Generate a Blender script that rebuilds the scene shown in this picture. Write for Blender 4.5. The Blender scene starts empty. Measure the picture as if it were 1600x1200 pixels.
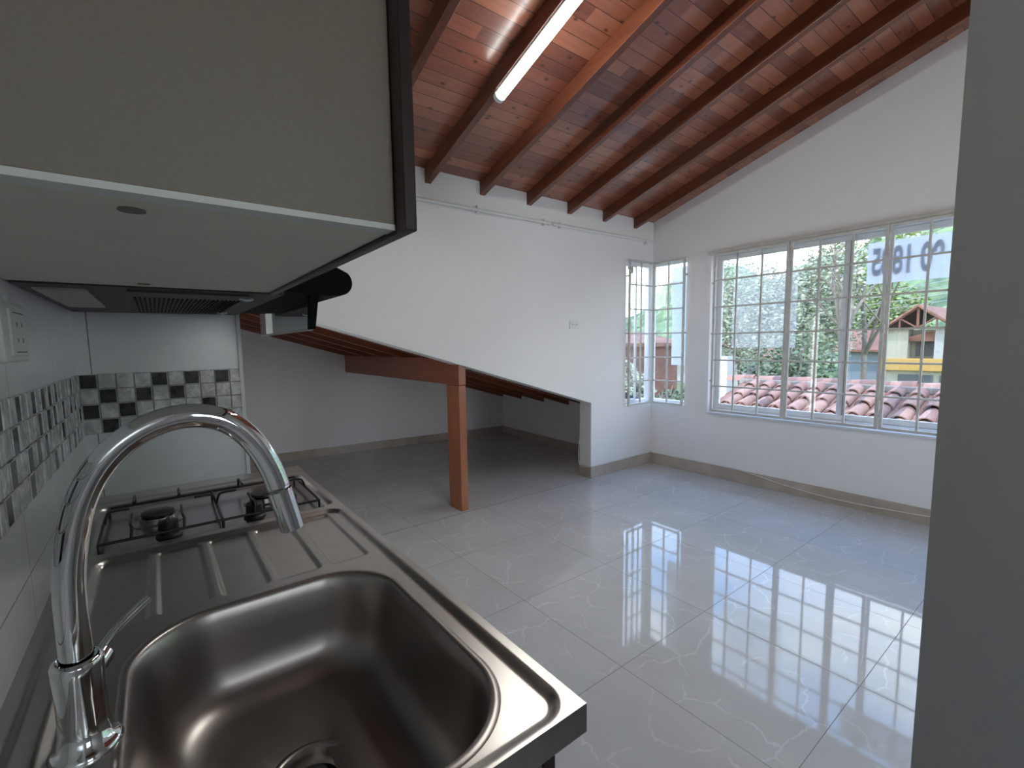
import bpy, bmesh, math, random
from mathutils import Vector, Matrix
random.seed(7)
C = bpy.context.scene.collection
PI = math.pi

# ------------------------------------------------------------------ helpers
def link(o):
    C.objects.link(o); return o

def tag(o, label=None, cat=None, group=None, kind=None):
    if label: o['label'] = label
    if cat: o['category'] = cat
    if group: o['group'] = group
    if kind: o['kind'] = kind
    return o

def empty(name, loc=(0, 0, 0)):
    o = bpy.data.objects.new(name, None); link(o); o.location = loc
    o.empty_display_size = .05
    return o

class MB:
    """collects shapes, builds ONE mesh object"""
    def __init__(s): s.bm = bmesh.new(); s.mi = 0
    def face(s, vs, mi=None):
        try:
            f = s.bm.faces.new(vs); f.material_index = s.mi if mi is None else mi; return f
        except ValueError:
            return None
    def box(s, lo, hi, mi=None):
        (a, b, c), (d, e, f) = lo, hi
        v = [s.bm.verts.new(p) for p in ((a,b,c),(d,b,c),(d,e,c),(a,e,c),(a,b,f),(d,b,f),(d,e,f),(a,e,f))]
        for q in ((3,2,1,0),(4,5,6,7),(0,1,5,4),(1,2,6,5),(2,3,7,6),(3,0,4,7)):
            s.face([v[i] for i in q], mi)
        return s
    def prism(s, poly, axis, lo, hi, mi=None):
        """poly: 2D points in the plane normal to axis (x:(y,z) y:(x,z) z:(x,y))"""
        def P(p, t):
            return {'x': (t, p[0], p[1]), 'y': (p[0], t, p[1]), 'z': (p[0], p[1], t)}[axis]
        A = [s.bm.verts.new(P(p, lo)) for p in poly]; B = [s.bm.verts.new(P(p, hi)) for p in poly]
        s.face(A[::-1], mi); s.face(B, mi)
        n = len(poly)
        for i in range(n):
            s.face([A[i], A[(i+1) % n], B[(i+1) % n], B[i]], mi)
        return s
    def frame(s, p, d, up=(0, 0, 1)):
        d = Vector(d).normalized(); u = Vector(up)
        if abs(d.dot(u)) > .95: u = Vector((1, 0, 0))
        x = d.cross(u).normalized(); y = x.cross(d).normalized()
        return x, y
    def cyl(s, p, q, r, r2=None, n=16, cap=True, mi=None):
        p, q = Vector(p), Vector(q); r2 = r if r2 is None else r2
        x, y = s.frame(p, q - p)
        A = [s.bm.verts.new(p + (x*math.cos(2*PI*i/n) + y*math.sin(2*PI*i/n))*r) for i in range(n)]
        B = [s.bm.verts.new(q + (x*math.cos(2*PI*i/n) + y*math.sin(2*PI*i/n))*r2) for i in range(n)]
        for i in range(n): s.face([A[i], A[(i+1) % n], B[(i+1) % n], B[i]], mi)
        if cap: s.face(A[::-1], mi); s.face(B, mi)
        return s
    def bar(s, p, q, w, h, up=(0, 0, 1), mi=None):
        p, q = Vector(p), Vector(q); x, y = s.frame(p, q - p, up)
        c = [(-w/2, -h/2), (w/2, -h/2), (w/2, h/2), (-w/2, h/2)]
        A = [s.bm.verts.new(p + x*a + y*b) for a, b in c]; B = [s.bm.verts.new(q + x*a + y*b) for a, b in c]
        for i in range(4): s.face([A[i], A[(i+1) % 4], B[(i+1) % 4], B[i]], mi)
        s.face(A[::-1], mi); s.face(B, mi)
        return s
    def tube(s, pts, r, n=12, cap=True, mi=None):
        pts = [Vector(p) for p in pts]; rings = []; m = len(pts)
        rr = r if isinstance(r, (list, tuple)) else [r]*m
        prev = None
        for i, p in enumerate(pts):
            d = (pts[min(i+1, m-1)] - pts[max(i-1, 0)]).normalized()
            if prev is None:
                x, y = s.frame(p, d)
            else:
                x = (prev - d*prev.dot(d)).normalized(); y = x.cross(d).normalized()
            prev = x
            rings.append([s.bm.verts.new(p + (x*math.cos(2*PI*k/n) + y*math.sin(2*PI*k/n))*rr[i]) for k in range(n)])
        for a, b in zip(rings, rings[1:]):
            for k in range(n): s.face([a[k], a[(k+1) % n], b[(k+1) % n], b[k]], mi)
        if cap: s.face(rings[0][::-1], mi); s.face(rings[-1], mi)
        return s
    def lathe(s, prof, c, n=32, mi=None, axis=(0, 0, 1), cap=True):
        c = Vector(c); d = Vector(axis).normalized(); x, y = s.frame(c, d)
        rings = [[s.bm.verts.new(c + d*z + (x*math.cos(2*PI*k/n) + y*math.sin(2*PI*k/n))*r) for k in range(n)] for r, z in prof]
        for a, b in zip(rings, rings[1:]):
            for k in range(n): s.face([a[k], a[(k+1) % n], b[(k+1) % n], b[k]], mi)
        if cap:
            s.face(rings[0][::-1], mi); s.face(rings[-1], mi)
        return s
    def loft(s, rings, close=True, cap=False, mi=None):
        R = [[s.bm.verts.new(p) for p in r] for r in rings]; n = len(R[0])
        for a, b in zip(R, R[1:]):
            for k in range(n if close else n-1): s.face([a[k], a[(k+1) % n], b[(k+1) % n], b[k]], mi)
        if cap: s.face(R[-1], mi)
        return s
    def build(s, name, mats, parent=None, smooth=False, bevel=0, seg=2, loc=None):
        bm = s.bm
        bmesh.ops.recalc_face_normals(bm, faces=bm.faces[:])
        if bevel:
            es = [e for e in bm.edges if len(e.link_faces) == 2 and e.calc_face_angle(0) > .6]
            bmesh.ops.bevel(bm, geom=es, offset=bevel, segments=seg, profile=.6, affect='EDGES', clamp_overlap=True)
        org = Vector(loc) if loc is not None else None
        if parent is not None and org is None: org = Vector(parent_world(parent))
        if org is None:
            # origin at the base centre
            xs = [v.co for v in bm.verts]
            org = Vector(((min(v.x for v in xs)+max(v.x for v in xs))/2, (min(v.y for v in xs)+max(v.y for v in xs))/2, min(v.z for v in xs)))
        for v in bm.verts: v.co -= org
        me = bpy.data.meshes.new(name); bm.to_mesh(me); bm.free()
        mats = mats if isinstance(mats, (list, tuple)) else [mats]
        for m in mats: me.materials.append(m)
        o = bpy.data.objects.new(name, me); link(o)
        if smooth:
            me.polygons.foreach_set('use_smooth', [True]*len(me.polygons))
            if smooth is not True:
                me.set_sharp_from_angle(angle=smooth)
        if parent is not None:
            o.parent = parent
            o.location = org - Vector(parent_world(parent))
        else:
            o.location = org
        return o

def parent_world(p):
    v = Vector((0, 0, 0))
    while p is not None:
        v = v + p.location; p = p.parent
    return v

def copy_tree(o, parent=None):
    c = o.copy(); C.objects.link(c)
    if parent is not None: c.parent = parent
    for ch in [x for x in bpy.data.objects if x.parent == o and x is not c]:
        copy_tree(ch, c)
    return c

# ------------------------------------------------------------------ materials
def new_mat(name):
    m = bpy.data.materials.new(name); m.use_nodes = True
    return m, m.node_tree, m.node_tree.nodes['Principled BSDF'], m.node_tree.nodes['Material Output']

class N:
    """tiny node expression helper"""
    def __init__(s, nt): s.nt = nt
    def n(s, t, **k):
        x = s.nt.nodes.new(t)
        for a, b in k.items(): setattr(x, a, b)
        return x
    def put(s, sock, v):
        if hasattr(v, 'links'): s.nt.links.new(v, sock)
        else: sock.default_value = v
    def m(s, op, a, b=0., c=0., clamp=False):
        x = s.n('ShaderNodeMath', operation=op, use_clamp=clamp)
        s.put(x.inputs[0], a); s.put(x.inputs[1], b); s.put(x.inputs[2], c)
        return x.outputs[0]
    def coord(s, kind='Object'):
        return s.n('ShaderNodeTexCoord').outputs[kind]
    def world(s):
        return s.n('ShaderNodeNewGeometry').outputs['Position']
    def xyz(s, v):
        x = s.n('ShaderNodeSeparateXYZ'); s.put(x.inputs[0], v); return x.outputs
    def comb(s, a, b, c):
        x = s.n('ShaderNodeCombineXYZ')
        for i, v in enumerate((a, b, c)): s.put(x.inputs[i], v)
        return x.outputs[0]
    def noise(s, vec, scale, detail=3., rough=.5, dist=0.):
        x = s.n('ShaderNodeTexNoise'); s.put(x.inputs['Vector'], vec)
        x.inputs['Scale'].default_value = scale; x.inputs['Detail'].default_value = detail
        x.inputs['Roughness'].default_value = rough; x.inputs['Distortion'].default_value = dist
        return x.outputs
    def ramp(s, v, stops, interp='LINEAR'):
        x = s.n('ShaderNodeValToRGB'); s.put(x.inputs[0], v); cr = x.color_ramp; cr.interpolation = interp
        while len(cr.elements) < len(stops): cr.elements.new(.5)
        for e, (p, c) in zip(cr.elements, stops):
            e.position = p; e.color = (c[0], c[1], c[2], 1) if isinstance(c, (tuple, list)) else (c, c, c, 1)
        return x.outputs[0]
    def mix(s, f, a, b, typ='RGBA', blend='MIX'):
        x = s.n('ShaderNodeMix', data_type='RGBA', blend_type=blend)
        s.put(x.inputs[0], f)
        for i, v in ((6, a), (7, b)):
            if isinstance(v, (tuple, list)) : v = (v[0], v[1], v[2], 1)
            s.put(x.inputs[i], v)
        return x.outputs[2]
    def bump(s, h, strength=.3, dist=.01):
        x = s.n('ShaderNodeBump'); x.inputs['Strength'].default_value = strength; x.inputs['Distance'].default_value = dist
        s.put(x.inputs['Height'], h); return x.outputs[0]

def simple(name, col, rough=.5, metal=0., noise=0., nscale=30., spec=None, bump=0., coat=0.):
    m, nt, b, o = new_mat(name); h = N(nt)
    b.inputs['Roughness'].default_value = rough; b.inputs['Metallic'].default_value = metal
    if spec is not None: b.inputs['Specular IOR Level'].default_value = spec
    if coat: b.inputs['Coat Weight'].default_value = coat; b.inputs['Coat Roughness'].default_value = .1
    if noise or bump:
        nz = h.noise(h.coord(), nscale, 4.)[0]
        if noise:
            lo = [max(0, c*(1-noise)) for c in col]; hi = [min(1, c*(1+noise)) for c in col]
            h.put(b.inputs['Base Color'], h.ramp(nz, [(.3, lo), (.7, hi)]))
        else: b.inputs['Base Color'].default_value = (*col, 1)
        if bump: h.put(b.inputs['Normal'], h.bump(nz, bump, .002))
    else:
        b.inputs['Base Color'].default_value = (*col, 1)
    return m

def line_mask(h, v, period, off, half):
    """1 on grout lines"""
    t = h.m('PINGPONG', h.m('SUBTRACT', v, off), period/2)
    return h.m('LESS_THAN', t, half)

def mat_floor():
    m, nt, b, o = new_mat('polished_porcelain'); h = N(nt)
    p = h.world(); x, y, z = h.xyz(p)
    T = .602
    gx = line_mask(h, x, T, 1.373, .0013); gy = line_mask(h, y, T, .483, .0013)
    gy2 = h.m('LESS_THAN', h.m('ABSOLUTE', h.m('SUBTRACT', y, 2.9)), .003)
    g = h.m('MAXIMUM', h.m('MAXIMUM', gx, gy), gy2)
    # every tile carries the veins at its own offset
    ix = h.m('FLOOR', h.m('DIVIDE', h.m('SUBTRACT', x, 1.373), T)); iy = h.m('FLOOR', h.m('DIVIDE', h.m('SUBTRACT', y, .483), T))
    vx = h.m('ADD', x, h.m('MULTIPLY', iy, .37)); vy = h.m('ADD', y, h.m('MULTIPLY', ix, .53))
    vec = h.comb(vx, vy, 0.)
    warp = h.noise(vec, 5., 4., .6)[1]
    vm = h.n('ShaderNodeVectorMath', operation='MULTIPLY_ADD'); h.put(vm.inputs[0], warp); vm.inputs[1].default_value = (.16, .16, 0); h.put(vm.inputs[2], vec)
    vo = h.n('ShaderNodeTexVoronoi', feature='DISTANCE_TO_EDGE', voronoi_dimensions='2D'); h.put(vo.inputs['Vector'], vm.outputs[0]); vo.inputs['Scale'].default_value = 4.6
    vein = h.m('SUBTRACT', 1., h.m('DIVIDE', vo.outputs['Distance'], .030), clamp=True)
    mask = h.ramp(h.noise(vec, 6.5, 2.)[0], [(.44, 0.), (.55, 1.)])
    vein = h.m('MULTIPLY', vein, mask)
    cloud = h.noise(vec, 2.5, 5., .6)[0]
    base = h.ramp(cloud, [(.3, (.50, .50, .49)), (.7, (.57, .57, .56))])
    c = h.mix(h.m('MULTIPLY', vein, .45), base, (.80, .79, .78))
    c = h.mix(g, c, (.20, .195, .19))
    h.put(b.inputs['Base Color'], c)
    h.put(b.inputs['Roughness'], h.m('ADD', h.m('MULTIPLY', g, .5), .045))
    b.inputs['IOR'].default_value = 1.45
    h.put(b.inputs['Normal'], h.bump(h.m('SUBTRACT', 1., g), .25, .002))
    return m

def mat_planks():
    """reddish varnished boards, seams along X every 75 mm of Y"""
    m, nt, b, o = new_mat('varnished_planks'); h = N(nt)
    x, y, z = h.xyz(h.world())
    W = .0755
    g = line_mask(h, y, W, .02, .0016)
    row = h.m('FLOOR', h.m('DIVIDE', h.m('SUBTRACT', y, .02), W))
    # boards break at the rafters
    br = h.m('FLOOR', h.m('DIVIDE', h.m('ADD', x, h.m('MULTIPLY', h.m('MODULO', h.m('MULTIPLY', row, 7.), 5.), .449)), 1.347))
    idv = h.comb(h.m('MULTIPLY', row, 3.17), h.m('MULTIPLY', br, 5.3), 0.)
    wn = h.n('ShaderNodeTexWhiteNoise', noise_dimensions='3D'); h.put(wn.inputs['Vector'], idv)
    grain = h.noise(h.comb(h.m('MULTIPLY', x, 1.6), h.m('MULTIPLY', y, 26.), h.m('MULTIPLY', row, 2.3)), 2.2, 6., .65, .6)[0]
    v = h.m('ADD', h.m('MULTIPLY', wn.outputs[0], .55), h.m('MULTIPLY', grain, .55))
    c = h.ramp(v, [(.15, (.115, .032, .020)), (.5, (.25, .077, .042)), (.9, (.40, .145, .078))])
    vo = h.n('ShaderNodeTexVoronoi', feature='F1', voronoi_dimensions='2D'); h.put(vo.inputs['Vector'], h.comb(h.m('ADD', x, h.m('MULTIPLY', row, .83)), h.m('MULTIPLY', y, 1.7), 0.)); vo.inputs['Scale'].default_value = 4.2
    knot = h.m('SUBTRACT', 1., h.m('DIVIDE', vo.outputs['Distance'], .085), clamp=True)
    c = h.mix(h.m('MULTIPLY', knot, 1.2, clamp=True), c, (.05, .012, .006))
    c = h.mix(g, c, (.02, .006, .004))
    h.put(b.inputs['Base Color'], c)
    b.inputs['Roughness'].default_value = .3
    b.inputs['Coat Weight'].default_value = .7; b.inputs['Coat Roughness'].default_value = .22
    hh = h.m('ADD', h.m('MULTIPLY', h.m('SUBTRACT', 1., g), 1.), h.m('MULTIPLY', grain, .25))
    h.put(b.inputs['Normal'], h.bump(hh, .5, .004))
    return m

def mat_wood(name, lo, mid, hi, axis='y', rough=.32):
    m, nt, b, o = new_mat(name); h = N(nt)
    x, y, z = h.xyz(h.coord())
    s = {'x': (1.2, 18., 18.), 'y': (18., 1.2, 18.), 'z': (18., 18., 1.2)}[axis]
    g = h.noise(h.comb(h.m('MULTIPLY', x, s[0]), h.m('MULTIPLY', y, s[1]), h.m('MULTIPLY', z, s[2])), 2., 5., .6, .8)[0]
    h.put(b.inputs['Base Color'], h.ramp(g, [(.2, lo), (.5, mid), (.8, hi)]))
    b.inputs['Roughness'].default_value = rough
    b.inputs['Coat Weight'].default_value = .3; b.inputs['Coat Roughness'].default_value = .2
    h.put(b.inputs['Normal'], h.bump(g, .15, .002))
    return m

def mat_wall_paint(name, col, rough=.55):
    m, nt, b, o = new_mat(name); h = N(nt)
    w = h.world()
    nz = h.noise(w, 1.3, 4.)[0]; f = h.noise(w, 70., 3.)[0]
    h.put(b.inputs['Base Color'], h.ramp(nz, [(.3, [c*.965 for c in col]), (.7, col)]))
    b.inputs['Roughness'].default_value = rough
    h.put(b.inputs['Normal'], h.bump(f, .08, .002))
    return m

def mat_ceramic(name, axis, off_h, per_h, zl):
    """glossy wall tile; vertical joints along axis every per_h, horizontal joints at the heights in zl"""
    m, nt, b, o = new_mat(name); h = N(nt)
    w = h.world(); x, y, z = h.xyz(w)
    u = x if axis == 'x' else y
    g = line_mask(h, u, per_h, off_h, .0013)
    for q in zl:
        g = h.m('MAXIMUM', g, h.m('LESS_THAN', h.m('ABSOLUTE', h.m('SUBTRACT', z, q)), .0013))
    cl = h.noise(w, 7., 6., .65, 1.2)[0]
    c = h.ramp(cl, [(.35, (.82, .83, .83)), (.65, (.88, .89, .89))])
    c = h.mix(g, c, (.30, .30, .28))
    h.put(b.inputs['Base Color'], c)
    h.put(b.inputs['Roughness'], h.m('ADD', h.m('MULTIPLY', g, .5), .24)); b.inputs['IOR'].default_value = 1.62
    h.put(b.inputs['Normal'], h.bump(h.m('SUBTRACT', 1., g), .3, .002))
    return m

def mat_marble(name, a, bcol, rough=.2):
    m, nt, b, o = new_mat(name); h = N(nt)
    w = h.world()
    n = h.noise(w, 22., 6., .6, 1.5)[0]
    h.put(b.inputs['Base Color'], h.ramp(n, [(.42, a), (.6, bcol)]))
    b.inputs['Roughness'].default_value = rough
    h.put(b.inputs['Normal'], h.bump(h.noise(w, 60., 2.)[0], .15, .002))
    return m

def mat_steel(name, col, rough, aniso_axis=None, noise=.08):
    m, nt, b, o = new_mat(name); h = N(nt)
    b.inputs['Metallic'].default_value = 1.
    x, y, z = h.xyz(h.world())
    n = h.noise(h.comb(h.m('MULTIPLY', x, 9.), h.m('MULTIPLY', y, 9.), h.m('MULTIPLY', z, 9.)), 2., 5., .6)[0]
    h.put(b.inputs['Base Color'], h.ramp(n, [(.3, [c*(1-noise) for c in col]), (.7, col)]))
    b.inputs['Roughness'].default_value = rough
    return m

def mat_glass(name, tint=(.96, .98, .98), refl=1.0):
    m, nt, b, o = new_mat(name); h = N(nt); nt.nodes.remove(b)
    t = h.n('ShaderNodeBsdfTransparent'); t.inputs[0].default_value = (*tint, 1)
    g = h.n('ShaderNodeBsdfGlossy'); g.inputs['Roughness'].default_value = .01
    f = h.n('ShaderNodeLayerWeight')
    fr = h.m('ADD', .04, h.m('MULTIPLY', h.m('POWER', f.outputs['Facing'], 5.), .9))
    mx = h.n('ShaderNodeMixShader'); h.put(mx.inputs[0], h.m('MULTIPLY', fr, refl, clamp=True))
    nt.links.new(t.outputs[0], mx.inputs[1]); nt.links.new(g.outputs[0], mx.inputs[2]); nt.links.new(mx.outputs[0], o.inputs[0])
    return m

def mat_sheet(name, col, opacity, wavy=False):
    """thin translucent film"""
    m, nt, b, o = new_mat(name); h = N(nt); nt.nodes.remove(b)
    t = h.n('ShaderNodeBsdfTransparent')
    d = h.n('ShaderNodeBsdfTranslucent'); d.inputs[0].default_value = (*col, 1)
    d2 = h.n('ShaderNodeBsdfDiffuse'); d2.inputs[0].default_value = (*col, 1)
    a = h.n('ShaderNodeMixShader'); a.inputs[0].default_value = .4
    nt.links.new(d.outputs[0], a.inputs[1]); nt.links.new(d2.outputs[0], a.inputs[2])
    mx = h.n('ShaderNodeMixShader')
    if wavy:
        n = h.noise(h.coord(), 26., 3.)[0]
        h.put(mx.inputs[0], h.m('ADD', h.m('MULTIPLY', n, .3), opacity-.15, clamp=True))
    else: mx.inputs[0].default_value = opacity
    nt.links.new(t.outputs[0], mx.inputs[1]); nt.links.new(a.outputs[0], mx.inputs[2]); nt.links.new(mx.outputs[0], o.inputs[0])
    return m

def mat_emit(name, col, s):
    m, nt, b, o = new_mat(name)
    b.inputs['Base Color'].default_value = (.9, .9, .9, 1)
    b.inputs['Emission Color'].default_value = (*col, 1); b.inputs['Emission Strength'].default_value = s
    return m

def mat_leaf(name, a, bcol, scale=1.5):
    m, nt, b, o = new_mat(name); h = N(nt)
    n = h.noise(h.coord(), scale, 3.)[0]
    h.put(b.inputs['Base Color'], h.ramp(n, [(.35, a), (.65, bcol)]))
    b.inputs['Roughness'].default_value = .6
    return m

def mat_claytile():
    m, nt, b, o = new_mat('clay_tile'); h = N(nt)
    x, y, z = h.xyz(h.coord())
    idv = h.comb(h.m('FLOOR', h.m('DIVIDE', y, .1)), h.m('FLOOR', h.m('DIVIDE', x, .3)), 0.)
    wn = h.n('ShaderNodeTexWhiteNoise', noise_dimensions='3D'); h.put(wn.inputs['Vector'], idv)
    n = h.noise(h.coord(), 9., 5.)[0]
    v = h.m('ADD', h.m('MULTIPLY', wn.outputs[0], .6), h.m('MULTIPLY', n, .5))
    h.put(b.inputs['Base Color'], h.ramp(v, [(.2, (.10, .062, .055)), (.5, (.21, .105, .078)), (.85, (.31, .18, .135))]))
    b.inputs['Roughness'].default_value = .8
    return m

M = {}
M['floor'] = mat_floor()
M['planks'] = mat_planks()
M['rafter'] = mat_wood('rafter_wood', (.085, .022, .010), (.14, .038, .016), (.20, .058, .024), 'y', .35)
M['rafter_x'] = mat_wood('alcove_rafter_wood', (.13, .032, .014), (.21, .055, .022), (.28, .08, .032), 'x', .35)
M['post'] = mat_wood('post_wood', (.22, .065, .022), (.31, .10, .035), (.40, .14, .05), 'z', .35)
M['beam'] = mat_wood('beam_wood', (.17, .042, .015), (.25, .065, .023), (.32, .092, .033), 'y', .35)
M['paint'] = mat_wall_paint('white_paint', (.82, .81, .815))
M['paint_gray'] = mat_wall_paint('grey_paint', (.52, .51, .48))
M['paint_edge'] = mat_wall_paint('edge_paint', (.80, .80, .79))
M['skirting'] = simple('skirting_tile', (.43, .375, .32), .25, noise=.12, nscale=6.)
M['ceramic_end'] = mat_ceramic('ceramic_end_tile', 'x', -.137, .40, (.80,))
M['ceramic_left'] = mat_ceramic('ceramic_left_tile', 'y', .915, .36, (.95, 1.62))
M['mosaic_white'] = mat_marble('white_marble_mosaic', (.52, .52, .51), (.84, .84, .82))
M['mosaic_black'] = mat_marble('black_marble_mosaic', (.012, .012, .015), (.05, .05, .055), .15)
M['grout'] = simple('grout', (.42, .41, .38), .8)
M['alu'] = simple('white_aluminium', (.78, .79, .80), .35)
M['alu_gray'] = simple('grey_aluminium', (.42, .45, .48), .4)
M['grille'] = simple('grille_paint', (.54, .53, .50), .45, noise=.1, nscale=20.)
M['glass'] = mat_glass('window_glass')
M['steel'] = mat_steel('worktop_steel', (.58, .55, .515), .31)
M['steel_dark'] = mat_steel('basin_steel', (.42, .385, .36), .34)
M['steel_hob'] = mat_steel('hob_steel', (.42, .40, .40), .26)
M['chrome'] = simple('chrome', (.80, .82, .84), .045, 1.)
M['black_iron'] = simple('black_enamel_iron', (.012, .012, .013), .35)
M['black_plastic'] = simple('black_plastic', (.012, .012, .013), .45)
M['hood_gray'] = simple('hood_metal', (.045, .045, .05), .5, .2)
M['hood_black'] = simple('hood_black', (.006, .006, .007), .7, spec=.15)
M['visor'] = mat_glass('visor_glass', (.62, .64, .66), 4.)
M['lamp_cover'] = simple('lamp_cover', (.52, .49, .43), .5)
M['cab_side'] = simple('cabinet_side_laminate', (.27, .235, .195), .5, noise=.05, nscale=300., bump=.05)
M['cab_lit'] = simple('cabinet_laminate_lit', (.82, .78, .66), .45, noise=.04, nscale=12.)  # same laminate as the side; light off the worktop is put into its colour
M['cab_edge'] = simple('cabinet_edge_band', (.80, .82, .78), .4)
M['wenge'] = mat_wood('wenge_door', (.016, .008, .007), (.028, .013, .011), (.045, .02, .016), 'z', .4)
M['cab_low'] = simple('base_cabinet_laminate', (.22, .24, .22), .5, noise=.05, nscale=40.)
M['plastic'] = simple('white_plastic', (.74, .75, .72), .3)
M['dark_hole'] = simple('dark_socket', (.08, .07, .07), .6)
M['red_mark'] = simple('socket_red', (.35, .12, .08), .6)
M['cable'] = simple('cream_cable', (.66, .64, .60), .5)
M['tube'] = mat_emit('led_tube', (.97, 1., .96), 38.)
M['banner'] = mat_sheet('banner_film', (.82, .84, .92), .72)
M['digits'] = mat_sheet('banner_print', (.42, .45, .48), .93)
M['film'] = mat_sheet('wavy_film', (.92, .94, .94), .20, True)
M['paper'] = mat_sheet('paper_film', (.84, .89, .95), .80, True)
M['clay'] = mat_claytile()
M['mortar'] = simple('mortar', (0.193, 0.181, 0.168), .9, noise=.2, nscale=8.)
M['cream'] = simple('cream_render', (0.260, 0.252, 0.197), .8, noise=.08, nscale=2.)
M['yellow'] = simple('yellow_band', (0.328, 0.202, 0.050), .7)
M['whitewash'] = simple('whitewash', (0.277, 0.277, 0.265), .8, noise=.08, nscale=1.)
M['brick'] = simple('brick_wall', (0.151, 0.071, 0.050), .9, noise=.2, nscale=3.)
M['redroof'] = simple('far_clay_roof', (0.168, 0.080, 0.055), .9, noise=.35, nscale=1.5)
M['truss'] = simple('truss_timber', (0.139, 0.055, 0.038), .8)
M['bark'] = simple('pale_bark', (0.143, 0.126, 0.105), .9, noise=.3, nscale=8.)
M['leaf_pale'] = mat_leaf('pale_leaf', (0.154, 0.181, 0.127), (0.327, 0.363, 0.273))
M['leaf_green'] = mat_leaf('green_leaf', (0.067, 0.114, 0.027), (0.202, 0.256, 0.080))
M['leaf_dark'] = mat_leaf('dark_leaf', (0.034, 0.061, 0.027), (0.094, 0.134, 0.067))
M['hill'] = mat_leaf('forest', (0.034, 0.067, 0.024), (0.134, 0.189, 0.080), .35)
M['grass'] = simple('grass_ground', (0.071, 0.109, 0.034), .95, noise=.3, nscale=.6)
M['bluewall'] = simple('pale_blue_wall', (0.176, 0.218, 0.244), .8)
M['darkwin'] = simple('dark_window', (0.059, 0.071, 0.076), .3)
M['darkroof'] = simple('dark_sheet_roof', (0.042, 0.046, 0.050), .7, noise=.2, nscale=6.)
M['wire'] = simple('pale_wire', (0.231, 0.235, 0.231), .6)

# ------------------------------------------------------------------ dimensions
XL = -.165          # kitchen wall
XW = 4.10           # window wall, inner face
YB = 2.90           # back wall, inner face
YN = -1.60          # wall behind the camera
TB = .14
def zc(y, off=0.): return 2.455 + .306*(2.9 - y) - off      # underside of the boards
def zd(x): return 1.409 - .291*(x - .806)                    # sloping edge of the opening
def za(x, off=0.): return 1.470 - .297*(x - .736) + off      # underside of the alcove rafters

def structure(o, **k): return tag(o, kind='structure', **k)

# ------------------------------------------------------------------ room shell
o = MB().box((XL-.15, YN-.15, -.12), (XW+.15, 5.80, 0)).build('floor', M['floor'], loc=(0, 0, 0)); structure(o)

# ceiling: one sloping slab of boards
b = MB()
b.prism([(YN-.15, zc(YN-.15)), (YB+TB+.02, zc(YB+TB+.02)), (YB+TB+.02, zc(YB+TB+.02)+.06), (YN-.15, zc(YN-.15)+.06)], 'x', XL-.15, XW+.15)
structure(b.build('ceiling', M['planks'], loc=(0, 0, 0)))
b = MB()
b.prism([(XL-.15, za(XL-.15, .10)), (4.25, za(4.25, .10)), (4.25, za(4.25, .16)), (XL-.15, za(XL-.15, .16))], 'y', YB+TB-.005, 5.80)
structure(b.build('ceiling_alcove', M['planks'], loc=(0, 0, 0)))

# back wall with the sloping opening and the corner window hole
WX0, WZ0, WZ1 = 3.68, .64, 2.06
b = MB()
xj = 3.19
b.prism([(XL-.15, zd(XL-.15)), (xj, zd(xj)), (xj, 2.47), (XL-.15, 2.47)], 'y', YB, YB+TB)
b.prism([(xj, 0), (WX0, 0), (WX0, 2.47), (xj, 2.47)], 'y', YB, YB+TB)
b.prism([(WX0, 0), (XW+.15, 0), (XW+.15, WZ0), (WX0, WZ0)], 'y', YB, YB+TB)
b.prism([(WX0, WZ1), (XW+.15, WZ1), (XW+.15, 2.47), (WX0, 2.47)], 'y', YB, YB+TB)
structure(b.build('wall_back', M['paint'], loc=(0, 0, 0)))
b = MB()
b.prism([(XL, zd(XL)-.004), (xj-.002, zd(xj)-.004), (xj-.002, zd(xj)+.014), (XL, zd(XL)+.014)], 'y', YB-.003, YB+TB)
b.box((xj-.004, YB-.003, .10), (xj+.012, YB+TB, zd(xj)+.010))
structure(b.build('trim_1', M['paint_edge'], loc=(0, 0, 0)))

# window wall
SY0, SY1 = 2.52, YB            # small window by the corner
BY0, BY1, BZ0, BZ1 = -1.50, 2.28, .61, 2.06  # length hidden past the near wall is added to let in more daylight
b = MB()
def strip(y0, y1, z0, z1=None):
    if z1 is None: b.prism([(y0, z0), (y1, z0), (y1, zc(y1)+.02), (y0, zc(y0)+.02)], 'x', XW, XW+.15)
    else: b.prism([(y0, z0), (y1, z0), (y1, z1), (y0, z1)], 'x', XW, XW+.15)
strip(YN-.15, BY0, 0); strip(BY1, SY0, 0)
strip(BY0, BY1, 0, BZ0); strip(BY0, BY1, BZ1)
strip(SY0, YB, 0, WZ0); strip(SY0, YB, WZ1)
structure(b.build('wall_right', M['paint'], loc=(0, 0, 0)))

b = MB(); b.prism([(YN-.15, 0), (YB+.005, 0), (YB+.005, zc(YB)+.02), (YN-.15, zc(YN-.15)+.02)], 'x', XL-.15, XL)
wl = structure(b.build('wall_left', M['ceramic_left'], loc=(0, 0, 0)))
structure(MB().box((XL-.15, YB+TB, 0), (XL, 5.66, 1.80)).build('wall_alcove_left', M['paint'], loc=(0, 0, 0)))
b = MB()     # wall behind the camera; its unseen window and glazed door are added for daylight
for (a, c, z0_, z1_) in ((XL, .15, 0, 3.9), (.15, .75, 0, 1.25), (.15, .75, 1.85, 3.9), (.75, 2.1, 0, 3.9), (2.1, 2.9, 2.1, 3.9), (2.9, XW, 0, 3.9)):
    b.box((a, YN-.15, z0_), (c, YN, z1_))
structure(b.build('wall_behind', M['paint'], loc=(0, 0, 0)))
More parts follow.
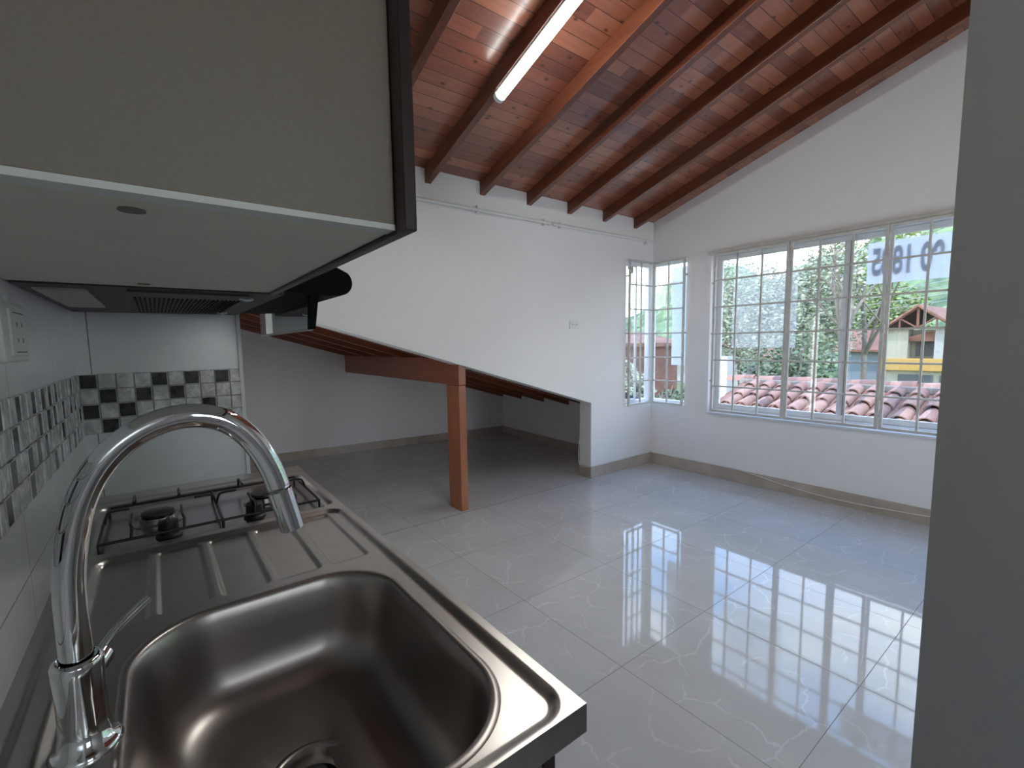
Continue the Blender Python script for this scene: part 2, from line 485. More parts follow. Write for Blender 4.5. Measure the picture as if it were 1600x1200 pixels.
# partition stub at the end of the worktop
ye = 1.62
b = MB(); b.box((XL, ye, 0), (.205, ye+.10, zc(ye+.1)+.01))
we = structure(b.build('wall_end', M['ceramic_end'], loc=(0, 0, 0)))
structure(MB().box((.203, ye-.006, .872), (.213, ye+.102, zc(ye+.1))).build('trim_2', M['paint_edge'], loc=(0, 0, 0)))
# near wall at the right
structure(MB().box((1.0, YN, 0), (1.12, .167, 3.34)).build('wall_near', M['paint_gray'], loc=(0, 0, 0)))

# alcove walls
def far_y(x): return 5.557 - .0925*(x - 1.05)
b = MB(); b.prism([(XL-.15, far_y(XL-.15)), (4.2, far_y(4.2)), (4.2, far_y(4.2)+.12), (XL-.15, far_y(XL-.15)+.12)], 'z', 0, 2.0)
for v in b.bm.verts:
    if v.co.z > 1: v.co.z = za(v.co.x, .103)
structure(b.build('wall_alcove_far', M['paint'], loc=(0, 0, 0)))
def ar_x(y): return 3.95 - .055*(5.29 - y)
b = MB(); b.prism([(ar_x(3.035), 3.035), (ar_x(3.035)+.10, 3.035), (ar_x(5.4)+.10, 5.4), (ar_x(5.4), 5.4)], 'z', 0, 1.0)
for v in b.bm.verts:
    if v.co.z > .5: v.co.z = za(v.co.x, .103)
structure(b.build('wall_alcove_right', M['paint'], loc=(0, 0, 0)))

# skirting tiles
HB = .105; TK = .012
structure(MB().box((xj-.001, YB-TK, 0), (XW, YB, HB)).build('baseboard_back', M['skirting'], bevel=.002))
structure(MB().box((XW-TK, YN, 0), (XW, YB-TK, HB+.006)).build('baseboard_right', M['skirting'], bevel=.002))
structure(MB().box((xj-TK-.001, YB-TK, 0), (xj-.001, YB+TB, HB)).build('baseboard_jamb', M['skirting'], bevel=.002))
b = MB(); b.prism([(XL, far_y(XL)-TK), (ar_x(5.28), far_y(3.95)-TK), (ar_x(5.28), far_y(3.95)), (XL, far_y(XL))], 'z', 0, HB-.015)
structure(b.build('baseboard_alcove_far', M['skirting']))
b = MB(); b.prism([(ar_x(3.04)-TK, 3.04), (ar_x(3.04), 3.04), (ar_x(5.28), 5.28), (ar_x(5.28)-TK, 5.28)], 'z', 0, HB-.015)
structure(b.build('baseboard_alcove_right', M['skirting']))

# mosaic bands (a part of each tiled wall)
def mosaic(parent, along, fixed, face, n, w, start, black, rows=4, z1=1.205, h=.04):
    mbl = MB()
    g = .0012
    if along == 'x': mbl.box((start, fixed-.001, z1-rows*h), (min(start+n*w, .204), fixed+.002, z1), 2)
    else: mbl.box((fixed-.002, start, z1-rows*h), (fixed+.001, start+n*w, z1), 2)
    for r in range(rows):
        for k in range(n):
            a, c = start+k*w+g, start+(k+1)*w-g
            if along == 'x': c = min(c, .2035)
            zz0, zz1 = z1-(r+1)*h+g, z1-r*h-g
            dz = .0008*((k*7+r*5) % 3)
            mi = 1 if (r, k) in black else 0
            if along == 'x': mbl.box((a, fixed-.004-dz, zz0), (c, fixed+.001, zz1), mi)
            else: mbl.box((fixed-.001, a, zz0), (fixed+.004+dz, c, zz1), mi)
    o = mbl.build('mosaic_band', [M['mosaic_white'], M['mosaic_black'], M['grout']], parent, bevel=.0012, seg=1)
    o['label'] = 'black and white marble mosaic band'
    return o
blk = {(0,0),(0,4),(0,6),(0,8),(1,1),(1,3),(1,5),(2,0),(2,2),(2,7),(3,1),(3,4),(3,8)}
mosaic(we, 'x', ye, -1, 10, .0378, XL-.008+.008, blk)
w0 = .0345; k0 = round((.8805 - .05)/w0)
blkL = set()
for r, ks in {0: (1,4,6,8,10,16,-2,-5,-7), 1: (0,5,7,9,12,15,17,20,-3,-6,-9), 2: (-1,4,6,11,2,19,-4,-8), 3: (2,8,10,13,15,17,-2,-6,-10)}.items():
    for k in ks: blkL.add((r, k+20))
mosaic(wl, 'y', XL, 1, 41, w0, .8805-20*w0, blkL)

# ------------------------------------------------------------------ rafters
rl = {-1: 'reddish-brown rafter left of the tube light, nearest the dark cabinet edge',
      0: 'reddish-brown rafter that carries the white tube light on its underside',
      1: 'reddish-brown rafter first to the right of the white tube light',
      2: 'reddish-brown rafter second to the right of the white tube light',
      3: 'reddish-brown rafter third to the right of the tube, lit streaks on boards beside it',
      4: 'reddish-brown rafter next to last before the window wall',
      5: 'last reddish-brown rafter, running closest along the window wall gable'}
for k in range(-1, 6):
    xc = 1.563 + .4485*k; yv = YN+.02
    b = MB()
    b.prism([(YB+.0, zc(YB, .095)), (YB+.0, zc(YB)+.004), (yv, zc(yv)+.004), (yv, zc(yv, .095))], 'x', xc-.0225, xc+.0225)
    o = b.build('ceiling_rafter', M['rafter'], bevel=.003, loc=(xc, 0, zc(0)))
    tag(o, rl[k], 'rafter', 'main ceiling rafters', 'thing')
for k, (yy, lab) in enumerate([(3.12, 'sloping alcove rafter directly behind the edge of the white wall'), (3.43, 'sloping alcove rafter second back from the white wall edge'), (3.89, 'sloping alcove rafter, middle of the row of five'),
                 (4.36, 'sloping alcove rafter second in front of the far alcove wall'), (4.84, 'sloping alcove rafter nearest the far alcove wall, above the timber beam end')]):
    b = MB(); x1 = ar_x(yy)-.003
    b.prism([(XL+.002, za(XL)), (x1, za(x1)), (x1, za(x1, .102)), (XL+.002, za(XL, .102))], 'y', yy-.025, yy+.025)
    o = b.build('alcove_rafter', M['rafter_x'], bevel=.003, loc=(1.8, yy, za(1.8)))
    tag(o, lab, 'rafter', 'sloping rafters under the alcove roof', 'thing')
# wall plate rafter lying against the far wall
b = MB()
b.prism([(XL+.002, far_y(XL)-.052), (3.93, far_y(3.93)-.052), (3.93, far_y(3.93)-.002), (XL+.002, far_y(XL)-.002)], 'z', -.1, 0)
for v in b.bm.verts: v.co.z += za(v.co.x, .10)
tag(b.build('alcove_rafter', M['rafter_x'], bevel=.003), 'sloping rafter fixed flat against the far alcove wall', 'rafter', 'sloping rafters under the alcove roof', 'thing')

# post and beam
b = MB(); b.box((1.782, 2.925, 0), (1.844, 3.105, .963))
tag(b.build('timber_post', M['post'], bevel=.004), 'square orange-brown timber post standing at the mouth of the low alcove', 'post', kind='thing')
b = MB(); b.box((1.782, 2.923, .966), (1.844, 3.05, 1.118)); b.box((1.782, 3.045, .966), (1.844, far_y(1.8)-.004, 1.163))
tag(b.build('timber_beam', M['beam'], bevel=.003), 'dark timber beam resting on the post and running back to the alcove wall', 'beam', kind='thing')

# ------------------------------------------------------------------ light tube
t = empty('tube_light', (1.575, 1.5, zc(1.5, .12)))
tag(t, 'white LED batten tube light, lit, fixed under a rafter', 'light')
y0, y1 = .88, 2.10
def zt(y, d): return zc(y, .098+d)
b = MB(); b.prism([(y0+.01, zt(y0+.01, 0)), (y1-.01, zt(y1-.01, 0)), (y1-.01, zt(y1-.01, .016)), (y0+.01, zt(y0+.01, .016))], 'x', 1.545, 1.605); b.build('housing', M['alu'], t)
b = MB(); n = 14; rings = []
for yy in (y0+.012, y1-.02):
    rings.append([(1.575+.031*math.cos(PI+PI*i/n), yy, zt(yy, .016) + .026*math.sin(PI+PI*i/n)) for i in range(n+1)])
b.loft(rings, close=True); b.build('diffuser', M['tube'], t, smooth=.8)
for yy in (y0, y1-.02):
    b = MB(); rings = []
    for q in (yy, yy+.022):
        rings.append([(1.575+.034*math.cos(PI+PI*i/n), q, zt(q, .013) + .030*math.sin(PI+PI*i/n)) for i in range(n+1)])
    b.loft(rings); b.face([b.bm.verts[:][i] for i in range(0)]) if False else None
    b.bm.verts.ensure_lookup_table()
    b.face([b.bm.verts[i] for i in range(n+1)]); b.face([b.bm.verts[i] for i in range(n+1, 2*n+2)])
    b.build('end_cap', M['alu'], t)

# ------------------------------------------------------------------ windows
def window_frame(parent, axis, fixed, a0, a1, z0, z1, d=.04, w=.035, mat='alu', name='frame'):
    b = MB()
    def bx(p0, p1, q0, q1):
        if axis == 'y': b.box((fixed, p0, q0), (fixed+d, p1, q1))
        else: b.box((p0, fixed, q0), (p1, fixed+d, q1))
    bx(a0, a1, z0, z0+w); bx(a0, a1, z1-w, z1); bx(a0, a0+w, z0+w, z1-w); bx(a1-w, a1, z0+w, z1-w)
    return b.build(name, M[mat], parent, bevel=.003)
def pane(parent, axis, fixed, a0, a1, z0, z1):
    b = MB()
    if axis == 'y': b.box((fixed, a0, z0), (fixed+.004, a1, z1))
    else: b.box((a0, fixed, z0), (a1, fixed+.004, z1))
    return b.build('pane', M['glass'], parent)
w1 = empty('window_1', (XW+.1, (BY0+BY1)/2, BZ0)); structure(w1)
window_frame(w1, 'y', 4.155, BY0, BY1, BZ0, BZ1, .085, .03)
for (a0, a1, fx, nm) in ((1.225, 2.25, 4.165, 'sash'), (.20, 1.29, 4.20, 'sash'), (-.75, .24, 4.165, 'sash'), (-1.47, -.71, 4.20, 'sash')):
    s = window_frame(w1, 'y', fx, a0, a1, BZ0+.032, BZ1-.032, .028, .042, 'alu', 'sash')
    pane(s, 'y', fx+.012, a0+.042, a1-.042, BZ0+.074, BZ1-.074)
b = MB(); b.box((4.150, 1.222, BZ0+.075), (4.164, 1.236, BZ1-.075)); b.build('sash_seal', M['black_plastic'], w1)
w2 = empty('window_2', (3.9, YB+.08, WZ0)); structure(w2)
s = window_frame(w2, 'x', YB+.075, WX0, 4.165, WZ0, WZ1, .04, .03)
pane(s, 'x', YB+.09, WX0+.03, 4.135, WZ0+.03, WZ1-.03)
s = window_frame(w2, 'x', YB+.06, WX0+.03, 3.93, WZ0+.03, WZ1-.03, .02, .02, 'alu', 'sash')
w3 = empty('window_3', (XW+.08, 2.7, WZ0)); structure(w3)
s = window_frame(w3, 'y', XW+.075, SY0, YB+.065, WZ0, WZ1, .04, .03)
pane(s, 'y', XW+.09, SY0+.03, YB+.035, WZ0+.03, WZ1-.03)
MBc = MB().box((4.163, YB+.063, WZ0), (4.215, YB+.115, WZ1)); MBc.build('corner_post', M['alu'], w3, bevel=.004)

w4 = empty('window_added', (.45, YN-.08, 1.25)); structure(w4)  # unseen window, added to brighten the kitchen side
s = window_frame(w4, 'x', YN-.10, .15, .75, 1.25, 1.85, .04, .03); pane(s, 'x', YN-.085, .18, .72, 1.28, 1.82)
d1 = empty('door_added', (2.5, YN-.08, 0)); structure(d1)  # unseen glazed door, added to brighten the main room
for a0, a1 in ((2.1, 2.9),):
    s = window_frame(d1, 'x', YN-.10, a0, a1, .0, 2.1, .04, .05); pane(s, 'x', YN-.085, a0+.05, a1-.05, .05, 2.05)
# white ledge above and below the big grille
tag(MB().box((XW-.045, BY0-.02, 2.037), (XW+.002, BY1+.012, 2.062)).build('trim_3', M['grille'], bevel=.004), kind='structure')
tag(MB().box((XW-.02, BY0-.02, .592), (XW+.15, BY1+.006, .609)).build('trim_4', M['paint_edge'], bevel=.003), kind='structure')

# ---- security grilles
def grille_panel(root, axis, fixed, a0, a1, z0, z1, nv, nh, th=.020, bt=.013):
    """one welded panel: frame (part) with every bar as a sub-part"""
    b = MB()
    def bx(p0, p1, q0, q1, d):
        if axis == 'y': b.box((fixed-d/2, p0, q0), (fixed+d/2, p1, q1))
        else: b.box((p0, fixed-d/2, q0), (p1, fixed+d/2, q1))
    bx(a0, a1, z0, z0+th, th); bx(a0, a1, z1-th, z1, th); bx(a0, a0+th, z0+th, z1-th, th); bx(a1-th, a1, z0+th, z1-th, th)
    fr = b.build('grille_panel', M['grille'], root, bevel=.002, seg=1)
    for i in range(1, nv+1):
        a = a0 + (a1-a0)*i/(nv+1)
        b = MB(); d = bt
        if axis == 'y': b.box((fixed-d/2, a-d/2, z0+th), (fixed+d/2, a+d/2, z1-th))
        else: b.box((a-d/2, fixed-d/2, z0+th), (a+d/2, fixed+d/2, z1-th))
        b.build('upright_bar', M['grille'], fr)
    for i in range(1, nh+1):
        zz = z0 + (z1-z0)*i/(nh+1); b = MB(); d = bt
        if axis == 'y': b.box((fixed-d/2-.003, a0+th, zz-d/2), (fixed+d/2-.003, a1-th, zz+d/2))
        else: b.box((a0+th, fixed-d/2-.003, zz-d/2), (a1-th, fixed+d/2-.003, zz+d/2))
        b.build('cross_bar', M['grille'], fr)
    return fr
GX = 4.05
g = empty('security_grille', (GX, 1.0, .62))
tag(g, 'wide cream steel security grille across the large window', 'grille')
edges = [2.228, 1.606, .987, .365, -.24, -.85, -1.47]
for a1, a0 in zip(edges, edges[1:]):
    grille_panel(g, 'y', GX, a0+.003, a1-.003, .622, 2.034, 2, 5)
for yy in (2.232, -1.475):
    for zz in (.9, 1.33, 1.78):
        MB().cyl((GX, yy+.004, zz), (XW+.01, yy+.004, zz), .008, n=8).build('fixing_lug', M['grille'], g)
for yy in (1.606, .987, .365, -.24, -.85):
    for zz in (.80, 1.33, 1.86):
        MB().cyl((GX-.015, yy, zz-.03), (GX-.015, yy, zz+.03), .009, n=10).build('hinge', M['grille'], g, smooth=.8)
g = empty('security_grille', (4.06, 2.86, .64))
tag(g, 'narrow L-shaped cream security grille folded around the corner window', 'grille')
grille_panel(g, 'x', 2.86, 3.672, 4.05, .640, 2.055, 1, 5)
grille_panel(g, 'y', 4.062, 2.515, 2.866, .640, 2.055, 1, 5)
for zz in (.8, 1.35, 1.9):
    MB().cyl((4.05, 2.855, zz-.03), (4.05, 2.855, zz+.03), .010, n=10).build('hinge', M['grille'], g, smooth=.8)
    MB().cyl((3.68, 2.86, zz), (3.68, YB+.01, zz), .008, n=8).build('fixing_lug', M['grille'], g)
    MB().cyl((4.062, 2.522, zz), (XW+.01, 2.522, zz), .008, n=8).build('fixing_lug', M['grille'], g)
b = MB().box((3.70, 2.885, 1.965), (3.76, 2.90, 1.99)); b.box((3.75, 2.885, 1.93), (3.765, 2.90, 1.99))
b.build('latch', M['grille'], g)

# films and banner on the glass
o = MB().box((4.153, 1.58, 1.20), (4.155, 2.10, 1.99)).build('plastic_film', M['film'])
tag(o, 'hazy translucent plastic film stuck on the left part of the large window', 'film')
o = MB().box((XW+.070, 2.56, 1.03), (XW+.072, 2.715, 1.99)).build('paper_sheet', M['paper'])
tag(o, 'tall pale blue translucent sheet covering half of the small corner window', 'sheet')
bn = MB().box((4.232, -.28, 1.66), (4.234, 1.155, 1.955)).build('banner', M['banner'])
tag(bn, 'translucent white rental banner outside the glass, its numbers seen reversed', 'banner')
bn['label'] = 'translucent white banner outside the glass with grey telephone digits seen reversed'
cu = bpy.data.curves.new('digits', 'FONT'); cu.body = '90 1885'; cu.size = .275; cu.extrude = .0008; cu.align_x = 'RIGHT'; cu.offset = .010
to = bpy.data.objects.new('digits', cu); link(to)
bpy.context.view_layer.update()
dg = bpy.context.evaluated_depsgraph_get()
me = bpy.data.meshes.new_from_object(to.evaluated_get(dg)); bpy.data.objects.remove(to)
xs = [v.co.x for v in me.vertices]; ys = [v.co.y for v in me.vertices]
sx = (1.128-.738)/(max(xs)-min(xs)); sy = .205/(max(ys)-min(ys))
for v in me.vertices:
    v.co = Vector((4.2375+v.co.z, .738+(v.co.x-min(xs))*sx, 1.712+(v.co.y-min(ys))*sy)) - bn.location
me.materials.append(M['digits'])
td = bpy.data.objects.new('printed_digits', me); link(td); td.parent = bn

# ------------------------------------------------------------------ outlets, pipe, cables
def outlet(name, c, axis, w, h, label, holes):
    t = empty(name, c); tag(t, label, 'outlet')
    if axis == 'y':   # on back wall, facing -Y
        MB().box((c[0]-w/2, c[1]-.010, c[2]-h/2), (c[0]+w/2, c[1], c[2]+h/2)).build('face_plate', M['plastic'], t, bevel=.003)
        for dx in (-.022, .022):
            s = MB().box((c[0]+dx-.017, c[1]-.0125, c[2]-.014), (c[0]+dx+.017, c[1]-.0095, c[2]+.014)).build('socket', M['plastic'], t, bevel=.001)
            b = MB()
            for q in (-.006, .006): b.box((c[0]+dx+q-.0015, c[1]-.0132, c[2]-.005), (c[0]+dx+q+.0015, c[1]-.0120, c[2]+.005))
            b.build('slot', M['dark_hole'], s)
    else:             # on the kitchen wall, facing +X
        MB().box((c[0], c[1]-w/2, c[2]-h/2), (c[0]+.012, c[1]+w/2, c[2]+h/2)).build('face_plate', M['plastic'], t, bevel=.003)
        s = MB().box((c[0]+.011, c[1]-w*.28, c[2]-h*.40), (c[0]+.0150, c[1]+w*.42, c[2]+h*.40)).build('socket', M['plastic'], t, bevel=.0015)
        b = MB()
        for q, zz in ((-.006, .012), (.022, .012), (-.006, -.010), (.022, -.010)):
            MB().box((c[0]+.0145, c[1]+q-.002, c[2]+zz-.003), (c[0]+.0154, c[1]+q+.002, c[2]+zz+.003)).build('slot', M['red_mark'], s)
        for zz in (-.027, .027): MB().box((c[0]+.0145, c[1]-.02, c[2]+zz), (c[0]+.0152, c[1]+.04, c[2]+zz+.0015)).build('plate_joint', M['dark_hole'], s)
outlet('wall_outlet', (2.965, YB, 1.427), 'y', .115, .075, 'small white double outlet on the white back wall left of the corner window', 2)
outlet('wall_outlet', (XL, .925, 1.292), 'x', .135, .08, 'white outlet plate on the tiled kitchen wall under the upper cabinet', 4)

t = empty('conduit_pipe', (2.8, YB, 2.25)); tag(t, 'thin white conduit pipe running along the top of the back wall', 'pipe')
MB().cyl((XL+.02, YB-.022, 2.238), (2.64, YB-.022, 2.245), .0115, n=10).build('pipe_run', M['plastic'], t, smooth=.8)
MB().cyl((2.72, YB-.022, 2.246), (4.088, YB-.022, 2.262), .0115, n=10).build('pipe_run', M['plastic'], t, smooth=.8)
for xx in (2.652, 2.712): MB().tube([(xx-.012, YB-.022, 2.246), (xx, YB-.026, 2.246), (xx+.012, YB-.022, 2.246)], .016, n=10).build('coupling', M['plastic'], t, smooth=.8)
for xx in (1.95, 3.95, 2.60, 2.78):
    b = MB(); b.box((xx-.006, YB-.034, 2.222), (xx+.006, YB, 2.272)); b.build('clamp', M['plastic'], t, bevel=.002)
def smoothpath(pts, n=8):
    P = [Vector(p) for p in pts]; P = [P[0]*2-P[1]] + P + [P[-1]*2-P[-2]]; out = []
    for i in range(1, len(P)-2):
        for k in range(n):
            u = k/n; a, b_, c, d = P[i-1:i+3]
            out.append(.5*((2*b_) + (c-a)*u + (2*a-5*b_+4*c-d)*u*u + (3*b_-a-3*c+d)*u**3))
    out.append(P[-2]); return out
cy = XW-TK-.006
pts = [(cy-.002, YB-TK-.006, .117), (cy, 2.3, .117), (cy, 2.0, .116), (cy, 1.84, .104), (cy-.004, 1.62, .072), (cy-.006, 1.40, .052), (cy-.006, 1.18, .045), (cy-.006, .9, .053), (cy-.004, .55, .075), (cy, .2, .1)]
tag(MB().tube(smoothpath(pts), .0045, n=8).build('loose_cable', M['cable'], smooth=True), 'cream cable sagging along the skirting under the large window', 'cable')
pts = [(xj-.03, 3.02, .36), (xj-.03, 3.03, .22), (xj-.055, 2.99, .12), (xj-.03, 2.93, .108), (xj-.004, 2.885, .112), (xj+.1, 2.882, .112), (3.6, 2.882, .113), (4.02, 2.882, .115)]
tag(MB().tube(smoothpath(pts), .0035, n=8).build('loose_cable', M['cable'], smooth=True), 'thin white cable bent around the foot of the opening jamb', 'cable')

# ------------------------------------------------------------------ worktop with sink
CX0, CX1, CY0, CY1, CZ = XL, .353, .326, 1.616, .870
def sstep(t): t = max(0., min(1., t)); return t*t*(3-2*t)
def rr_dist(x, y, x0, x1, y0, y1, r):
    cx, cy_, hx, hy = (x0+x1)/2, (y0+y1)/2, (x1-x0)/2-r, (y1-y0)/2-r
    dx, dy = abs(x-cx)-hx, abs(y-cy_)-hy
    return math.hypot(max(dx, 0), max(dy, 0)) + min(max(dx, dy), 0) - r      # <0 inside
PANELS = [(-.112, -.038), (-.024, .046), (.062, .131), (.148, .216), (.236, .304)]
def deck(x, y):
    z = CZ
    d = rr_dist(x, y, -.118, .333, .3385, 1.136, .030); z -= .0075*sstep(.5 - d/.013)
    for a, c in PANELS:
        if a-.02 < x < c+.02 and .83 < y < 1.14:
            d = rr_dist(x, y, a, c, .856, 1.124, .007); z -= .0045*sstep(.5 - d/.0045)
    d = rr_dist(x, y, -.142, .334, 1.172, 1.520, .03); z -= .009*sstep(.5 - d/.010)
    d = rr_dist(x, y, -.136, .328, 1.178, 1.514, .026); z -= .002*sstep(.5 - d/.004)
    if y > 1.545: z += .004*sstep((y-1.545)/.01)
    # upstand groove along the wall
    z += .003*sstep((-.143 - x)/.006)
    return z
BX0, BX1, BYa, BYb, BR = -.056, .299, .360, .818, .105
top = empty('sink_worktop', (.1, .97, .84))
tag(top, 'stainless steel worktop with sink basin, ribbed drainboard and recessed hob area', 'worktop')
b = MB(); nx, ny = 174, 430
grid = [[None]*(ny+1) for _ in range(nx+1)]
for i in range(nx+1):
    x = CX0 + (CX1-CX0)*i/nx
    for j in range(ny+1):
        y = CY0 + (CY1-CY0)*j/ny
        if rr_dist(x, y, BX0, BX1, BYa, BYb, BR) < .0015: continue
        grid[i][j] = b.bm.verts.new((x, y, deck(x, y)))
for i in range(nx):
    for j in range(ny):
        q = [grid[i][j], grid[i+1][j], grid[i+1][j+1], grid[i][j+1]]
        if all(q): b.face(q)
# folded edges
zb = CZ-.034
def skirt(idx):
    prev = None
    for (i, j) in idx:
        v = grid[i][j]; w = b.bm.verts.new((v.co.x, v.co.y, zb))
        if prev: b.face([prev[0], v, w, prev[1]])
        prev = (v, w)
skirt([(i, 0) for i in range(nx+1)]); skirt([(nx, j) for j in range(ny+1)]); skirt([(i, ny) for i in range(nx+1)][::-1]); skirt([(0, j) for j in range(ny+1)][::-1])
o = b.build('worktop_sheet', M['steel'], top, smooth=1.0)
# basin
def rrect(x0, x1, y0, y1, r, z, n=14):
    out = []
    for (cx, cy_, a) in ((x1-r, y1-r, 0), (x0+r, y1-r, 90), (x0+r, y0+r, 180), (x1-r, y0+r, 270)):
        for k in range(n+1):
            t_ = math.radians(a + 90*k/n); out.append((cx+r*math.cos(t_), cy_+r*math.sin(t_), z))
    return out
zdk = CZ-.0075
prof = [(-.010, -.0006), (-.008, .0008), (-.004, .0016), (0., .0010), (.002, -.001), (.0045, -.006), (.008, -.02), (.013, -.05), (.018, -.085), (.024, -.108), (.034, -.126), (.050, -.138), (.070, -.1435), (.10, -.146), (.13, -.148)]
b = MB(); rings = []
for ins, dz in prof:
    rings.append(rrect(BX0+ins, BX1-ins, BYa+ins, BYb-ins, max(.02, BR-ins*.55), zdk+dz))
DC = (.124, .590)
last = rings[-1]
for rad, dz in ((.062, -.1505), (.050, -.152)):
    rings.append([(DC[0]+rad*math.cos(a_), DC[1]+rad*math.sin(a_), zdk+dz) for a_ in [math.atan2(p[1]-DC[1], p[0]-DC[0]) for p in last]])
b.loft(rings)
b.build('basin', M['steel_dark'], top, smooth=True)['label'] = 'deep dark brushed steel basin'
b = MB(); b.lathe([(.056, .000), (.055, .003), (.050, .0035), (.046, .001), (.042, -.006), (.040, -.016), (.0, -.017)], (DC[0], DC[1], zdk-.1515), n=40, cap=False)
dr = b.build('drain', M['steel_dark'], top, smooth=True)
b = MB(); b.lathe([(.034, 0.), (.033, .004), (.026, .005), (.010, .003), (.0, .003)], (DC[0], DC[1], zdk-.168), n=32, cap=False)
b.build('strainer_basket', M['hood_gray'], dr, smooth=True)

# ---- base cabinet
t = empty('base_cabinet', (.08, 1.0, 0)); tag(t, 'grey-green base cabinet standing under the steel worktop', 'cabinet')
MB().box((XL+.004, .352, .08), (.310, .370, .832)).build('side_panel', M['cab_low'], t, bevel=.002)
MB().box((XL+.004, 1.594, .08), (.310, 1.612, .832)).build('side_panel', M['cab_low'], t, bevel=.002)
MB().box((XL+.004, .37, .08), (.310, 1.594, .098)).build('bottom_panel', M['cab_low'], t)
MB().box((XL+.004, .37, 0), (.27, 1.594, .08)).build('plinth', M['wenge'], t)
for y0_, y1_ in ((.352, .765), (.769, 1.185), (1.189, 1.612)):
    d = MB().box((.312, y0_, .085), (.330, y1_, .815)).build('door', M['wenge'], t, bevel=.002)
    MB().cyl((.345, y0_+.06, .70), (.345, y0_+.06, .78), .005, n=10).build('handle', M['chrome'], d, smooth=.8)

# ---- faucet
FX, FY = -.085, .607
t = empty('kitchen_faucet', (FX, FY, zdk)); tag(t, 'tall chrome gooseneck kitchen faucet standing behind the basin', 'faucet')
b = MB(); b.lathe([(.030, 0.), (.030, .003), (.027, .007), (.0225, .010), (.0198, .030), (.0198, .060), (.0208, .085), (.0208, .094), (.0195, .097), (.0165, .098), (.0155, .092), (.0, .092)], (FX, FY, zdk), n=40, cap=False)
b.build('faucet_body', M['chrome'], t, smooth=.9)
arc = [(FX, zdk+.088), (FX, .99), (FX+.001, 1.04), (-.0785, 1.080), (-.070, 1.115), (-.055, 1.147), (-.033, 1.172), (-.006, 1.188), (.022, 1.1935), (.048, 1.189), (.070, 1.175), (.089, 1.150), (.103, 1.118), (.113, 1.080), (.1215, 1.042)]
sp = smoothpath([(x, FY, z) for x, z in arc], 6)
MB().tube(sp[:-8], .0132, n=28).build('gooseneck', M['chrome'], t, smooth=True)
MB().tube(sp[-9:], .0140, n=28).build('spout_tip', M['chrome'], t, smooth=.8)
lv = MB(); lv.cyl((FX+.006, FY+.010, .935), (FX+.014, FY+.030, .940), .013, n=20); lv.build('lever_hub', M['chrome'], t, smooth=.8)
MB().tube(smoothpath([(FX+.012, FY+.030, .942), (-.055, .655, .957), (-.027, .672, .9735)], 6), .0045, n=12).build('lever', M['chrome'], t, smooth=.9)

# ---- gas hob
zs = CZ-.011
t = empty('gas_hob', (.09, 1.34, zs)); tag(t, 'two-burner gas hob with black wire grate set in the worktop beyond the drainboard', 'hob')
MB().box((-.128, 1.186, zs+.0003), (.320, 1.506, zs+.0015)).build('drip_tray', M['steel_hob'], t, bevel=.001)
for (bx, by) in ((-.022, 1.345), (.205, 1.340)):
    bu = MB().lathe([(.050, .001), (.050, .003), (.036, .005), (.034, .016), (.030, .018), (.0, .018)], (bx, by, zs), n=32, cap=False).build('burner', M['steel_hob'], t, smooth=.7)
    MB().lathe([(.033, .018), (.034, .021), (.032, .026), (.020, .029), (.0, .030)], (bx, by, zs), n=32, cap=False).build('burner_cap', M['black_iron'], bu, smooth=.7)
for (kx, ky) in ((-.004, 1.222), (.165, 1.232)):
    kn = MB().lathe([(.024, .001), (.024, .005), (.0195, .008), (.0185, .034), (.016, .036), (.0, .036)], (kx, ky, zs), n=24, cap=False).build('knob', M['black_plastic'], t, smooth=.7)
    MB().box((kx-.0035, ky-.018, zs+.0355), (kx+.0035, ky+.018, zs+.042)).build('knob_grip', M['black_plastic'], kn, bevel=.001)
gz = zs+.020; rr_ = .0031
gr = MB().tube([(-.118, 1.196, gz), (.098, 1.196, gz), (.306, 1.196, gz)], rr_, n=8)
gr.tube([(.306, 1.196, gz), (.308, 1.33, gz), (.306, 1.462, gz)], rr_, n=8)
gr.tube([(.306, 1.462, gz), (.098, 1.462, gz), (-.118, 1.462, gz)], rr_, n=8)
gr.tube([(-.118, 1.462, gz), (-.120, 1.33, gz), (-.118, 1.196, gz)], rr_, n=8)
gr.tube([(.096, 1.196, gz), (.096, 1.33, gz), (.096, 1.462, gz)], rr_, n=8)
gr = gr.build('pan_grate', M['black_iron'], t, smooth=.9)
def finger(pts): MB().tube(smoothpath(pts, 5), .0028, n=8).build('grate_finger', M['black_iron'], gr, smooth=True)
up = gz+.026
for (bx, by) in ((-.022, 1.335), (.205, 1.335)):
    xa, xb = (-.118, .096) if bx < .1 else (.096, .306)
    for ex in (bx-.045, bx+.045):
        finger([(ex, 1.196, gz), (ex+.002, 1.202, up-.006), (ex, 1.212, up), (ex, 1.25, up), (ex, 1.285, up)])
        finger([(ex, 1.462, gz), (ex, 1.456, up-.006), (ex, 1.446, up), (ex, 1.41, up), (ex, 1.385, up)])
    finger([(xa, by, gz), (xa+.006, by, up-.006), (xa+.016, by, up), (xa+.045, by, up)])
    finger([(xb, by, gz), (xb-.006, by, up-.006), (xb-.016, by, up), (xb-.045, by, up)])
for (fx, fy) in ((-.118, 1.196), (.306, 1.196), (-.118, 1.462), (.306, 1.462), (.096, 1.196), (.096, 1.462)):
    MB().cyl((fx, fy, zs), (fx, fy, gz), .003, n=8).build('grate_foot', M['black_iron'], gr)

